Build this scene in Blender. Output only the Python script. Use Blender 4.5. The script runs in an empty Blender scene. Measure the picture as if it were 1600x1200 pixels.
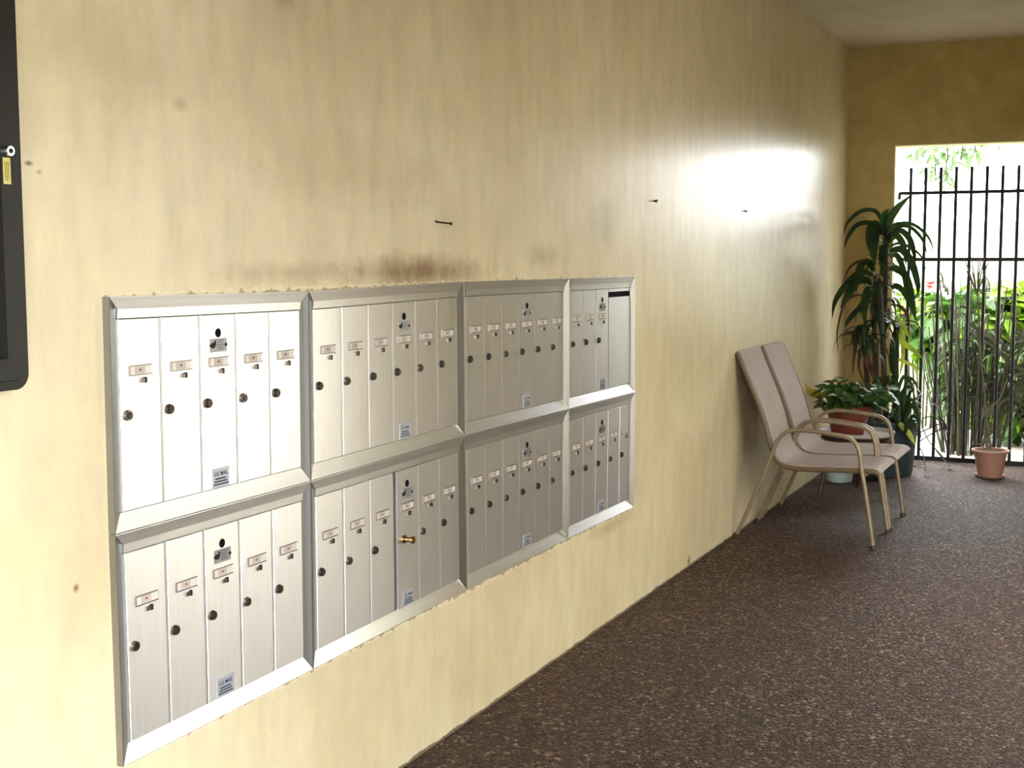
import bpy, bmesh, math, random
from mathutils import Vector, Matrix, Quaternion
random.seed(7)
S = bpy.context.scene
COL = S.collection
# ------------------------------------------------------------------ camera
F, PITCH, YAW, ROLL, CX, CH = 2073.16, 0.096295, 0.436478, -0.0019387, 1.89168, 1.5
fw = Vector((-math.sin(YAW)*math.cos(PITCH), math.cos(YAW)*math.cos(PITCH), -math.sin(PITCH)))
rt = fw.cross(Vector((0, 0, 1))).normalized()
up = rt.cross(fw)
r2 = math.cos(ROLL)*rt + math.sin(ROLL)*up
u2 = -math.sin(ROLL)*rt + math.cos(ROLL)*up
EYE = Vector((CX, 0, CH))
cd = bpy.data.cameras.new('camera')
cd.sensor_width = 36; cd.lens = F/1600*36; cd.clip_start = 0.05; cd.clip_end = 300
cam = bpy.data.objects.new('camera', cd); COL.objects.link(cam)
m = Matrix((r2, u2, -fw)).transposed().to_4x4(); m.translation = EYE
cam.matrix_world = m
S.camera = cam

def at(px, py, ax, val):
    """point of the place seen at a pixel of the photo, on the plane coordinate[ax] = val"""
    R = fw + (px-800)/F*r2 - (py-600)/F*u2
    t = (val-EYE[ax])/R[ax]
    return EYE + R*t

# ------------------------------------------------------------------ light
SKY = 16
w = bpy.data.worlds.new('world'); S.world = w; w.use_nodes = True
bg = w.node_tree.nodes['Background']
bg.inputs[0].default_value = (0.96, 0.985, 1.0, 1); bg.inputs[1].default_value = SKY
def portal(name, loc, rot, sx, sy):
    l = bpy.data.lights.new(name, 'AREA'); l.shape = 'RECTANGLE'; l.size = sx; l.size_y = sy
    l.cycles.is_portal = True
    o = bpy.data.objects.new(name, l); o.location = loc; o.rotation_euler = rot; COL.objects.link(o)
H_, ROOM_X, BACK_Y, Y0 = 2.9736, 2.4, 9.8, -4.0
GX0, GX1, GTOP = 0.324, 1.37, 2.277         # gate opening in the back wall
OPENS = ((-2.8, 1.5, 0.0, 2.05), (3.9, 6.6, 0.0, 2.05))   # openings in the right wall (y0, y1, z0, z1)
for OP in OPENS: portal('portal_side', (ROOM_X+.25, (OP[0]+OP[1])/2, (OP[2]+OP[3])/2), (0, math.pi/2, 0), OP[3]-OP[2], OP[1]-OP[0])
portal('portal_gate', ((GX0+GX1)/2, BACK_Y+.25, GTOP/2), (-math.pi/2, 0, 0), GX1-GX0, GTOP)
S.view_settings.view_transform = 'Standard'; S.view_settings.look = 'None'
S.view_settings.gamma = 1; S.view_settings.use_curve_mapping = False
S.view_settings.exposure = 0.0
S.cycles.max_bounces = 10; S.cycles.diffuse_bounces = 6

# ------------------------------------------------------------------ materials
def srgb(r, g, b):
    f = lambda c: (c/255/12.92) if c/255 <= .04045 else ((c/255+.055)/1.055)**2.4
    return (f(r), f(g), f(b), 1)
class NT:
    def __init__(s, name):
        s.m = bpy.data.materials.new(name); s.m.use_nodes = True
        s.t = s.m.node_tree; s.b = s.t.nodes['Principled BSDF']
    def n(s, typ, **kw):
        x = s.t.nodes.new(typ)
        for k, v in kw.items():
            if k.startswith('i_'): x.inputs[k[2:].replace('_', ' ')].default_value = v
            else: setattr(x, k, v)
        return x
    def l(s, a, b): s.t.links.new(a, b)
    def coord(s, scale=(1, 1, 1), kind='Object', loc=(0, 0, 0)):
        c = s.n('ShaderNodeTexCoord'); mp = s.n('ShaderNodeMapping')
        mp.inputs['Scale'].default_value = scale; mp.inputs['Location'].default_value = loc
        s.l(c.outputs[kind], mp.inputs['Vector']); return mp.outputs[0]
    def noise(s, vec, scale, detail=4, rough=.55):
        x = s.n('ShaderNodeTexNoise'); x.inputs['Scale'].default_value = scale
        x.inputs['Detail'].default_value = detail; x.inputs['Roughness'].default_value = rough
        s.l(vec, x.inputs['Vector']); return x.outputs['Fac']
    def ramp(s, fac, stops):
        x = s.n('ShaderNodeValToRGB'); e = x.color_ramp.elements
        while len(e) < len(stops): e.new(.5)
        for k, (p, c) in enumerate(stops):
            e[k].position = p; e[k].color = c if len(c) == 4 else (*c, 1)
        s.l(fac, x.inputs[0]); return x.outputs[0]
    def mix(s, fac, a, b, mode='MIX'):
        x = s.n('ShaderNodeMix', data_type='RGBA', blend_type=mode)
        for sock, v in ((x.inputs[0], fac), (x.inputs[6], a), (x.inputs[7], b)):
            if hasattr(v, 'default_value') and not isinstance(v, (tuple, float)): s.l(v, sock)
            else: sock.default_value = v
        return x.outputs[2]
    def math(s, op, a, b=None, clamp=False):
        x = s.n('ShaderNodeMath', operation=op, use_clamp=clamp)
        for i, v in enumerate((a, b)):
            if v is None: continue
            if isinstance(v, (int, float)): x.inputs[i].default_value = v
            else: s.l(v, x.inputs[i])
        return x.outputs[0]
    def bump(s, h, strength, dist):
        x = s.n('ShaderNodeBump'); x.inputs['Strength'].default_value = strength
        x.inputs['Distance'].default_value = dist; s.l(h, x.inputs['Height']); s.l(x.outputs[0], s.b.inputs['Normal'])
    def set(s, **kw):
        for k, v in kw.items(): s.b.inputs[k.replace('_', ' ')].default_value = v
        return s

def simple(name, col, rough=.5, metal=0, bump=None, var=0.0, spec=.5, scale=30, trans=0):
    a = NT(name); a.set(Roughness=rough, Metallic=metal); a.b.inputs['Specular IOR Level'].default_value = spec
    a.b.inputs['Base Color'].default_value = col
    v = a.coord()
    if var:
        f = a.noise(v, scale, 4)
        c1 = tuple(x*(1-var) for x in col[:3])+(1,); c2 = tuple(min(1, x*(1+var)) for x in col[:3])+(1,)
        a.l(a.ramp(f, [(.3, c1), (.7, c2)]), a.b.inputs['Base Color'])
    if bump: a.bump(a.noise(v, bump[0], 5), bump[1], bump[2])
    return a.m

def wall_material(name, base, dark, gloss, dirt=True):
    a = NT(name); a.set(Roughness=gloss)
    a.b.inputs['Specular IOR Level'].default_value = .26
    v = a.coord(); vs = a.coord((1, 2.2, .6)); vb = a.coord((1, 1, 1))
    blotch = a.noise(vb, 1.6, 5, .6)
    streak = a.noise(vs, 5.0, 5, .6)
    mott = a.noise(vb, 9, 6, .7)
    c = a.mix(a.ramp(blotch, [(.35, (0, 0, 0)), (.72, (1, 1, 1))]), base, dark)
    s1 = a.ramp(streak, [(.42, (0, 0, 0)), (.75, (.55, .55, .55))])
    c = a.mix(s1, c, tuple(x*.78 for x in dark[:3])+(1,))
    c = a.mix(a.ramp(mott, [(.45, (0, 0, 0)), (.8, (.35, .35, .35))]), c, srgb(232, 218, 160))
    if dirt:
        sp = a.n('ShaderNodeSeparateXYZ'); a.l(v, sp.inputs[0])
        def blob(y, z, ry, rz, soft=.6):   # an oval stain of its own on the paint
            dy = a.math('DIVIDE', a.math('SUBTRACT', sp.outputs[1], y), ry)
            dz = a.math('DIVIDE', a.math('SUBTRACT', sp.outputs[2], z), rz)
            d = a.math('SQRT', a.math('ADD', a.math('MULTIPLY', dy, dy), a.math('MULTIPLY', dz, dz)))
            d = a.math('ADD', d, a.math('MULTIPLY', a.math('SUBTRACT', mott, .5), 1.6))
            return a.math('MULTIPLY', a.math('SUBTRACT', 1.15, d, True), soft, True)
        for (y, z, ry, rz, k, colr) in STAINS:
            c = a.mix(blob(y, z, ry, rz, k), c, colr)
        # worn, chipped edge of paint along the mailbox bank
        ey = a.math('SUBTRACT', a.math('ABSOLUTE', a.math('SUBTRACT', sp.outputs[1], 3.69)), 1.592)
        ez = a.math('SUBTRACT', a.math('ABSOLUTE', a.math('SUBTRACT', sp.outputs[2], .924)), .496)
        e = a.math('MAXIMUM', ey, ez)
        e = a.math('ADD', e, a.math('MULTIPLY', a.math('SUBTRACT', a.noise(v, 40, 4), .5), .03))
        c = a.mix(a.math('MULTIPLY', a.math('LESS_THAN', e, .004), .5), c, srgb(228, 218, 186))
        e2 = a.math('ADD', e, a.math('MULTIPLY', a.math('SUBTRACT', a.noise(v, 26, 3), .5), .06))
        c = a.mix(a.math('MULTIPLY', a.math('LESS_THAN', e2, -.004), .75), c, srgb(150, 130, 94))
        # dirt line just above the floor
        dz = a.math('ADD', sp.outputs[2], a.math('MULTIPLY', a.math('SUBTRACT', mott, .5), .03))
        c = a.mix(a.math('MULTIPLY', a.math('LESS_THAN', dz, .01), .8), c, srgb(70, 55, 38))
    a.l(c, a.b.inputs['Base Color'])
    h = a.math('ADD', a.math('MULTIPLY', a.noise(vb, 12, 6, .7), 1.0), a.math('ADD', a.math('MULTIPLY', a.noise(vb, 110, 3), .12), a.math('MULTIPLY', a.noise(vb, 2.2, 2), 4)))
    a.bump(h, .2, .0035)
    return a.m

BRN = srgb(150, 126, 92)
STAINS = [(3.42, 1.455, .45, .055, 1.0, srgb(138, 112, 80)), (4.3, 1.50, .14, .05, .5, srgb(140, 122, 84)), (2.75, 1.46, .3, .03, .5, BRN),
          (2.35, 1.83, .03, .02, .5, BRN), (2.75, 2.12, .05, .03, .5, BRN), (2.95, 2.17, .03, .05, .4, BRN), (3.1, 2.2, .03, .03, .5, BRN),
          (1.905, 1.675, .012, .006, .9, srgb(80, 60, 40)), (1.93, 1.66, .01, .006, .6, srgb(120, 90, 60)),
          (1.99, .84, .01, .01, .9, srgb(110, 80, 40)), (2.2, 1.9, .35, .10, .2, srgb(170, 130, 84)), (3.1, 1.72, .5, .1, .25, srgb(165, 138, 92)),
          (4.9, 1.62, .2, .12, .3, srgb(150, 138, 92)), (5.05, .40, .3, .03, .4, srgb(150, 130, 88)), (8.62, 2.448, .02, .012, .9, srgb(60, 45, 25)),
          (6.07, .03, .03, .03, .9, srgb(60, 48, 34))]
M = {}
M['wall'] = wall_material('wall_paint', srgb(220, 208, 176), srgb(204, 189, 154), .3)
M['backwall'] = wall_material('back_wall_paint', srgb(194, 174, 116), srgb(182, 162, 106), .6, False)
M['jamb'] = simple('jamb_paint', srgb(225, 215, 180), .6, bump=(60, .3, .003))
M['ceiling'] = simple('ceiling_paint', srgb(214, 206, 192), .9, bump=(90, .5, .006), var=.06, scale=3)
def floor_material():
    a = NT('pebble_floor'); v = a.coord()
    vo = a.n('ShaderNodeTexVoronoi'); vo.inputs['Scale'].default_value = 95; a.l(v, vo.inputs['Vector'])
    vo2 = a.n('ShaderNodeTexVoronoi'); vo2.inputs['Scale'].default_value = 150; a.l(v, vo2.inputs['Vector'])
    r = a.ramp(a.n('ShaderNodeSeparateColor').outputs[0], [(0, (0, 0, 0)), (1, (1, 1, 1))]) if False else None
    sc = a.n('ShaderNodeSeparateColor'); a.l(vo.outputs['Color'], sc.inputs[0])
    c = a.ramp(sc.outputs[0], [(0, srgb(28, 17, 11)), (.35, srgb(55, 37, 26)), (.7, srgb(73, 51, 37)), (.93, srgb(116, 88, 70)), (1, srgb(170, 150, 128))])
    big = a.noise(v, .9, 4)
    c = a.mix(a.ramp(big, [(.4, (0, 0, 0)), (.62, (.45, .45, .45))]), c, srgb(66, 38, 30))
    bigb = a.noise(a.coord(loc=(5, 2, 0)), 1.7, 4)
    c = a.mix(a.ramp(bigb, [(.45, (0, 0, 0)), (.7, (.35, .35, .35))]), c, srgb(46, 38, 28))
    a.l(c, a.b.inputs['Base Color'])
    sc2 = a.n('ShaderNodeSeparateColor'); a.l(vo2.outputs['Color'], sc2.inputs[0])
    a.l(a.ramp(sc2.outputs[1], [(0, (.28, .28, .28)), (.12, (.6, .6, .6)), (1, (.85, .85, .85))]), a.b.inputs['Roughness'])
    a.b.inputs['Specular IOR Level'].default_value = .4
    h = a.math('ADD', a.math('MULTIPLY', vo.outputs['Distance'], -1.0), a.math('MULTIPLY', sc2.outputs[2], .35))
    a.bump(h, .9, .006)
    return a.m
M['floor'] = floor_material()
def metal(name, col, rough, an, tan, var=.06, streak=(1, 60, 1), metal=1.0):
    a = NT(name); a.set(Metallic=metal, Roughness=rough)
    a.b.inputs['Anisotropic'].default_value = an
    t = a.n('ShaderNodeCombineXYZ'); t.inputs[0].default_value, t.inputs[1].default_value, t.inputs[2].default_value = tan
    a.l(t.outputs[0], a.b.inputs['Tangent'])
    v = a.coord(streak, 'Generated' if False else 'Object')
    f = a.noise(v, 3, 4)
    a.l(a.ramp(f, [(.3, tuple(x*(1-var) for x in col[:3])), (.7, tuple(min(1, x*(1+var)) for x in col[:3]))]), a.b.inputs['Base Color'])
    return a.m
M['door'] = metal('brushed_aluminium_door', (.88, .88, .89, 1), .33, .8, (0, 0, 1), .04, (1, 60, 2), .9)
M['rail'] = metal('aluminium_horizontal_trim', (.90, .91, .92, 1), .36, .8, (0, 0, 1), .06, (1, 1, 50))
M['stile'] = metal('aluminium_upright_trim', (.35, .355, .35, 1), .36, .3, (0, 0, 1), .06, (1, 50, 1))  # same aluminium as the rails, dimmer reflections put into a darker base colour
M['strip'] = simple('aluminium_hinge_strip', (.72, .70, .66, 1), .4, .8)
M['lock'] = simple('dull_lock_metal', srgb(120, 112, 104), .32, 1)
M['lockdark'] = simple('aged_lock_metal', srgb(84, 76, 70), .4, 1)
M['brass'] = simple('brass', srgb(150, 124, 84), .25, 1)
M['black'] = simple('black_void', srgb(14, 10, 14), .7)
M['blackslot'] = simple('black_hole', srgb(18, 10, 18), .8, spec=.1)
M['housing'] = simple('housing_metal', srgb(44, 42, 44), .7, .3)
M['card'] = simple('card_paper', srgb(208, 202, 194), .3)
M['cardtint'] = simple('pinkish_card_print', srgb(184, 172, 162), .6)
M['ink'] = simple('red_brown_ink', srgb(140, 96, 84), .7)
M['plate'] = simple('grey_foil_plate', srgb(150, 150, 150), .42, .6, var=.15, scale=400)
M['sticker'] = simple('blue_grey_mail_sticker', srgb(172, 176, 188), .35, .3)
M['text'] = simple('dark_print', srgb(52, 52, 66), .6)
M['frameblack'] = simple('black_anodised_frame', srgb(13, 13, 13), .45, bump=(200, .1, .001))
M['boardpane'] = simple('notice_board_grey_backing', srgb(140, 140, 134), .5)
M['chrome'] = simple('chrome', (.8, .8, .8, 1), .15, 1)
M['yellowlabel'] = simple('yellow_foil_label', srgb(206, 196, 110), .4, .2, var=.2, scale=120)
M['paper'] = simple('white_paper', srgb(230, 232, 242), .6)
M['purple'] = simple('purple_ink', srgb(96, 92, 140), .6)
M['nail'] = simple('dark_steel', srgb(52, 40, 34), .5, .6)
def fabric():
    a = NT('sling_mesh_fabric'); a.set(Roughness=.75); v = a.coord()
    f = a.noise(v, 260, 2); g = a.noise(v, 6, 4)
    c = a.mix(a.ramp(f, [(.4, (0, 0, 0)), (.6, (1, 1, 1))]), srgb(150, 137, 130), srgb(182, 169, 162))
    c = a.mix(a.ramp(g, [(.4, (0, 0, 0)), (.75, (.4, .4, .4))]), c, srgb(150, 132, 118))
    a.l(c, a.b.inputs['Base Color']); a.bump(f, .3, .001); return a.m
M['fabric'] = fabric()
M['chairframe'] = simple('tan_powder_coated_tube', srgb(140, 125, 102), .35, .25, var=.1)
M['chairedge'] = simple('tan_sling_edge', srgb(104, 86, 62), .5)
M['cap'] = simple('dark_foot_cap', srgb(60, 44, 34), .6)
M['iron'] = simple('black_iron', srgb(9, 8, 9), .5, .0, bump=(120, .3, .002))
M['teal'] = simple('dark_teal_plastic', srgb(44, 58, 60), .5, bump=(80, .2, .002), var=.15)
M['soil'] = simple('soil', srgb(50, 36, 24), .95, bump=(60, .8, .01))
M['terracotta'] = simple('terracotta', srgb(176, 132, 112), .75, bump=(50, .3, .002), var=.1)
M['redpot'] = simple('brick_red_plastic', srgb(112, 44, 30), .5, var=.12, scale=8)
M['darkwood'] = simple('dark_stained_wood', srgb(52, 26, 18), .45, bump=(40, .2, .002), var=.2)
M['whiteplastic'] = simple('white_plastic', srgb(196, 192, 186), .4, var=.05)
M['greywhite'] = simple('frosted_white_plastic', srgb(190, 204, 200), .35)
def leaf(name, col, col2, rough=.4, trans=.25):
    a = NT(name); a.set(Roughness=rough); v = a.coord()
    f = a.noise(v, 14, 3)
    oi = a.n('ShaderNodeObjectInfo')
    c = a.mix(a.ramp(f, [(.35, (0, 0, 0)), (.7, (1, 1, 1))]), col, col2)
    hs = a.n('ShaderNodeHueSaturation'); a.l(c, hs.inputs['Color'])
    a.l(a.math('ADD', a.math('MULTIPLY', oi.outputs['Random'], .5), .75), hs.inputs['Value'])
    a.l(hs.outputs[0], a.b.inputs['Base Color'])
    tr = a.n('ShaderNodeBsdfTranslucent'); a.l(hs.outputs[0], tr.inputs[0])
    ms = a.n('ShaderNodeMixShader'); ms.inputs[0].default_value = trans
    a.l(a.b.outputs[0], ms.inputs[1]); a.l(tr.outputs[0], ms.inputs[2])
    a.l(ms.outputs[0], a.t.nodes['Material Output'].inputs[0]); return a.m
M['dracleaf'] = leaf('dark_strap_leaf', srgb(26, 46, 24), srgb(46, 70, 28))
M['yleaf'] = leaf('yellow_green_strap_leaf', srgb(140, 160, 60), srgb(180, 180, 70))
M['dryleaf'] = leaf('dry_brown_leaf', srgb(62, 38, 30), srgb(92, 62, 42), .8, .1)
M['pothos'] = leaf('pothos_leaf', srgb(44, 84, 34), srgb(90, 124, 56))
M['yellowleaf'] = leaf('yellowed_leaf', srgb(176, 150, 50), srgb(150, 130, 40))
M['lime'] = leaf('lime_leaf', srgb(88, 120, 24), srgb(118, 146, 34), .5, .4)
M['mid'] = leaf('mid_green_leaf', srgb(40, 72, 24), srgb(70, 106, 36), .5, .35)
M['treeleaf'] = leaf('pale_tree_leaf', srgb(80, 108, 62), srgb(112, 136, 88), .5, .4)
M['reed'] = leaf('grey_green_reed', srgb(30, 38, 16), srgb(58, 58, 32), .7, .2)
M['palm'] = leaf('grey_palm_frond', srgb(30, 38, 22), srgb(60, 64, 46), .6, .2)
M['flower'] = leaf('pink_flower', srgb(150, 46, 54), srgb(170, 70, 70), .6, .3)
M['trunk'] = simple('ringed_cane_bark', srgb(60, 50, 36), .8, bump=(40, .6, .006), var=.3, scale=20)
M['bark'] = simple('pale_grey_bark', srgb(120, 110, 94), .85, bump=(60, .5, .003), var=.2)
M['twig'] = simple('dark_twig', srgb(44, 36, 32), .8)
M['paving'] = simple('pale_concrete', srgb(190, 182, 172), .9, bump=(30, .3, .004), var=.05, scale=4)
M['asphalt'] = simple('grey_asphalt', srgb(128, 124, 118), .9, bump=(60, .5, .004), var=.1)
M['lawn'] = simple('lawn', srgb(98, 116, 58), .95, bump=(80, .6, .02), var=.25, scale=20)
M['stucco'] = simple('white_stucco', srgb(240, 238, 232), .9, bump=(30, .3, .004))
M['roof'] = simple('pale_roof', srgb(200, 200, 205), .8)
M['window'] = simple('bluish_window_glass', srgb(120, 140, 160), .1)

# ------------------------------------------------------------------ helpers
def tag(o, label=None, cat=None, group=None, kind=None):
    for k, v in (('label', label), ('category', cat), ('group', group), ('kind', kind)):
        if v: o[k] = v
    return o
def link(o, parent=None):
    COL.objects.link(o)
    if parent is not None: o.parent = parent
    return o
def thing(name, loc, label, cat, group=None):
    o = bpy.data.objects.new(name, None); o.location = loc; o.empty_display_size = .1
    return tag(link(o), label, cat, group)
def obj(name, bm, mats, parent=None, smooth=False, loc=None):
    if isinstance(bm, bpy.types.Mesh): me = bm
    else:
        bmesh.ops.recalc_face_normals(bm, faces=bm.faces)
        me = bpy.data.meshes.new(name); bm.to_mesh(me); bm.free()
        for x in (mats if isinstance(mats, (list, tuple)) else [mats]): me.materials.append(M[x])
        if smooth:
            for p in me.polygons: p.use_smooth = True
            try: me.set_sharp_from_angle(angle=math.radians(40))
            except Exception: pass
    o = bpy.data.objects.new(name, me)
    if loc is not None: o.location = loc
    return link(o, parent)
def box(bm, lo, hi, mi=0, bevel=0):
    vs = [bm.verts.new((x, y, z)) for x in (lo[0], hi[0]) for y in (lo[1], hi[1]) for z in (lo[2], hi[2])]
    fs = [bm.faces.new([vs[i] for i in f]) for f in ((0, 1, 3, 2), (4, 6, 7, 5), (0, 4, 5, 1), (2, 3, 7, 6), (0, 2, 6, 4), (1, 5, 7, 3))]
    for f in fs: f.material_index = mi
    if bevel:
        es = list({e for f in fs for e in f.edges})
        r = bmesh.ops.bevel(bm, geom=es, offset=bevel, segments=1, affect='EDGES', profile=.5)
        for f in r['faces']: f.material_index = mi
    return bm
def hexa(bm, P, mi=0):
    """eight points: four at the back then four at the front, same order"""
    v = [bm.verts.new(p) for p in P]
    for f in ((0, 1, 2, 3), (4, 5, 6, 7), (0, 1, 5, 4), (1, 2, 6, 5), (2, 3, 7, 6), (3, 0, 4, 7)):
        bm.faces.new([v[i] for i in f]).material_index = mi
    return bm
def cyl(bm, p0, p1, r0, r1=None, seg=12, mi=0, cap=True):
    r1 = r0 if r1 is None else r1
    p0, p1 = Vector(p0), Vector(p1); d = (p1-p0).normalized()
    a = d.orthogonal().normalized(); b = d.cross(a)
    A = [bm.verts.new(p0+r0*(math.cos(2*math.pi*k/seg)*a+math.sin(2*math.pi*k/seg)*b)) for k in range(seg)]
    B = [bm.verts.new(p1+r1*(math.cos(2*math.pi*k/seg)*a+math.sin(2*math.pi*k/seg)*b)) for k in range(seg)]
    fs = [bm.faces.new((A[k], A[(k+1) % seg], B[(k+1) % seg], B[k])) for k in range(seg)]
    if cap: fs += [bm.faces.new(A[::-1]), bm.faces.new(B)]
    for f in fs: f.material_index = mi
    return bm
def smoothline(P, n=6):
    """Catmull-Rom through the points"""
    P = [Vector(p) for p in P]; Q = [2*P[0]-P[1]]+P+[2*P[-1]-P[-2]]; out = []
    for i in range(1, len(Q)-2):
        for k in range(n):
            t = k/n; a, b, c, d = Q[i-1], Q[i], Q[i+1], Q[i+2]
            out.append(.5*((2*b)+(c-a)*t+(2*a-5*b+4*c-d)*t*t+(3*b-a-3*c+d)*t**3))
    return out+[P[-1]]
def tube(bm, P, r, seg=8, mi=0, flat=None):
    """r: one radius or one per point"""
    P = [Vector(p) for p in P]; n = len(P); R = r if isinstance(r, (list, tuple)) else [r]*n
    d = (P[1]-P[0]).normalized(); a = d.orthogonal().normalized(); rings = []
    for i, p in enumerate(P):
        t = (P[min(i+1, n-1)]-P[max(i-1, 0)]).normalized()
        a = (a-t*a.dot(t)).normalized(); b = t.cross(a)
        rings.append([bm.verts.new(p+R[i]*(math.cos(2*math.pi*k/seg)*a+math.sin(2*math.pi*k/seg)*b)) for k in range(seg)])
    for A, B in zip(rings, rings[1:]):
        for k in range(seg): bm.faces.new((A[k], A[(k+1) % seg], B[(k+1) % seg], B[k])).material_index = mi
    bm.faces.new(rings[0][::-1]).material_index = mi; bm.faces.new(rings[-1]).material_index = mi
    return bm
def lathe(bm, prof, c=(0, 0, 0), seg=32, mi=0, rib=0):
    """prof: list of (radius, z), closed on the axis where the radius is 0"""
    rings = []
    for j, (r, z) in enumerate(prof):
        if r <= 1e-6: rings.append([bm.verts.new((c[0], c[1], c[2]+z))]); continue
        rings.append([bm.verts.new((c[0]+(r+(rib if k % 2 and 0 < j < 4 else 0))*math.cos(2*math.pi*k/seg), c[1]+(r+(rib if k % 2 and 0 < j < 4 else 0))*math.sin(2*math.pi*k/seg), c[2]+z)) for k in range(seg)])
    for A, B in zip(rings, rings[1:]):
        for k in range(seg):
            q = [A[k % len(A)], A[(k+1) % len(A)], B[(k+1) % len(B)], B[k % len(B)]]
            u = []
            for x in q:
                if x not in u: u.append(x)
            if len(u) > 2: bm.faces.new(u).material_index = mi
    return bm
def NB(): return bmesh.new()

# ------------------------------------------------------------------ the setting
def structure(name, bm, mat): return tag(obj(name, bm, mat), kind='structure')
bm = NB()   # left wall with the recess that takes the mailbox bank
ya, yb, za, zb = 2.118, 5.262, .444, 1.404
for lo, hi in (((-.25, Y0, 0), (0, ya, H_)), ((-.25, yb, 0), (0, BACK_Y+.2, H_)), ((-.25, ya, 0), (0, yb, za)), ((-.25, ya, zb), (0, yb, H_)), ((-.25, ya, za), (-.19, yb, zb))):
    box(bm, lo, hi)
bmesh.ops.remove_doubles(bm, verts=bm.verts, dist=1e-5)
structure('wall_left', bm, 'wall')
bm = NB()
box(bm, (0, BACK_Y, 0), (GX0, BACK_Y+.2, H_)); box(bm, (GX1, BACK_Y, 0), (ROOM_X+.2, BACK_Y+.2, H_)); box(bm, (GX0, BACK_Y, GTOP), (GX1, BACK_Y+.2, H_))
structure('wall_back', bm, 'backwall')
bm = NB()
(oa0, oa1, _, oz1), (ob0, ob1, _, _) = OPENS
for y0_, y1_, z0_ in ((Y0, oa0, 0), (oa0, oa1, oz1), (oa1, ob0, 0), (ob0, ob1, oz1), (ob1, BACK_Y, 0)): box(bm, (ROOM_X, y0_, z0_), (ROOM_X+.2, y1_, H_))
structure('wall_right', bm, 'backwall')
bm = NB(); box(bm, (-.25, Y0-.2, 0), (ROOM_X+.2, Y0, H_)); structure('wall_front', bm, 'backwall')
bm = NB(); box(bm, (-.25, Y0-.2, H_), (ROOM_X+.9, BACK_Y+.2, H_+.25)); structure('ceiling', bm, 'ceiling')
bm = NB(); box(bm, (-.25, Y0-.2, -.15), (ROOM_X+.2, BACK_Y+.2, 0)); structure('floor', bm, 'floor')
bm = NB(); box(bm, (GX0, BACK_Y+.01, 0), (GX0+.006, BACK_Y+.205, GTOP)); box(bm, (GX0+.006, BACK_Y+.01, GTOP-.006), (GX1, BACK_Y+.205, GTOP)); structure('trim_1', bm, 'jamb')
bm = NB(); box(bm, (ROOM_X+.2, -12, -.17), (16, BACK_Y+.2, -.02)); structure('ground_driveway', bm, 'asphalt')
bm = NB(); box(bm, (-6, BACK_Y+.2, -.17), (16, 12.2, -.02)); structure('ground_paving', bm, 'paving')
bm = NB(); box(bm, (-20, 12.2, -.2), (30, 45, -.03)); structure('ground_lawn', bm, 'lawn')

# ------------------------------------------------------------------ mailbox bank
XF = .015
PX = {(0, 0): (168, 463), (0, 1): (178, 836), (0, 2): (191, 1199), (1, 0): (480.7, 455), (1, 1): (484, 752), (1, 2): (488, 1046),
      (2, 0): (723.3, 440), (2, 1): (725.3, 681.2), (2, 2): (727.9, 921.2), (3, 0): (888.5, 435), (3, 1): (887.8, 639.3), (3, 2): (886.5, 842),
      (4, 0): (991.8, 431.2), (4, 1): (991.8, 612.5), (4, 2): (989.1, 792.5)}
GR = {k: at(*v, 0, XF) for k, v in PX.items()}
bm = NB(); cyl(bm, (0, 0, 0), (.006, 0, 0), .0115, .0105, 16); cyl(bm, (.006, 0, 0), (.0085, 0, 0), .0075, .007, 16, 1); box(bm, (.0084, -.001, -.004), (.0088, .001, .004), 2)
LOCK = obj('lock', bm, ['lock', 'lockdark', 'black'], smooth=True).data
bm = NB(); cyl(bm, (0, 0, 0), (.006, 0, 0), .0115, .0105, 16); cyl(bm, (.006, 0, 0), (.0085, 0, 0), .0085, .008, 16, 0); box(bm, (.0084, -.001, -.004), (.0088, .001, .004), 1)
LOCKD = obj('lock', bm, ['lockdark', 'black'], smooth=True).data
bm = NB(); cyl(bm, (0, 0, 0), (.028, 0, 0), .0075, .0075, 16); cyl(bm, (.028, 0, 0), (.034, 0, 0), .011, .011, 16); cyl(bm, (.0, 0, 0), (.006, 0, 0), .012, .012, 16)
LOCKB = obj('lock', bm, ['brass'], smooth=True).data
bm = NB(); cyl(bm, (0, 0, 0), (.0008, 0, 0), .0105, .0105, 18)
HOLE = obj('master_keyhole', bm, ['blackslot']).data
bm = NB()   # channel that holds the name card
for lo, hi in (((0, -.036, -.011), (.003, .036, -.009)), ((0, -.036, .009), (.003, .036, .011)), ((0, -.036, -.011), (.003, -.034, .011))): box(bm, lo, hi, 0)
box(bm, (0, -.034, -.009), (.0012, .034, .009), 1)
box(bm, (0, -.018, -.008), (.0015, .014, .008), 2); box(bm, (0, -.005, -.002), (.0018, .003, .003), 3)
CARD = obj('card_holder', bm, ['lock', 'card', 'cardtint', 'ink']).data
bm = NB(); box(bm, (0, -.010, -.005), (.004, .006, .004), 0); box(bm, (0, .004, -.006), (.0045, .010, .006), 1)
CLIP = obj('card_clip', bm, ['lock', 'black']).data
def text_mesh(body, size, bold=0.0):
    cu = bpy.data.curves.new('t', 'FONT'); cu.body = body; cu.size = size; cu.align_x = 'CENTER'; cu.align_y = 'CENTER'; cu.offset = bold
    o = bpy.data.objects.new('t', cu); COL.objects.link(o)
    bpy.context.view_layer.update()
    me = bpy.data.meshes.new_from_object(o.evaluated_get(bpy.context.evaluated_depsgraph_get()))
    bpy.data.objects.remove(o); return me
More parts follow.
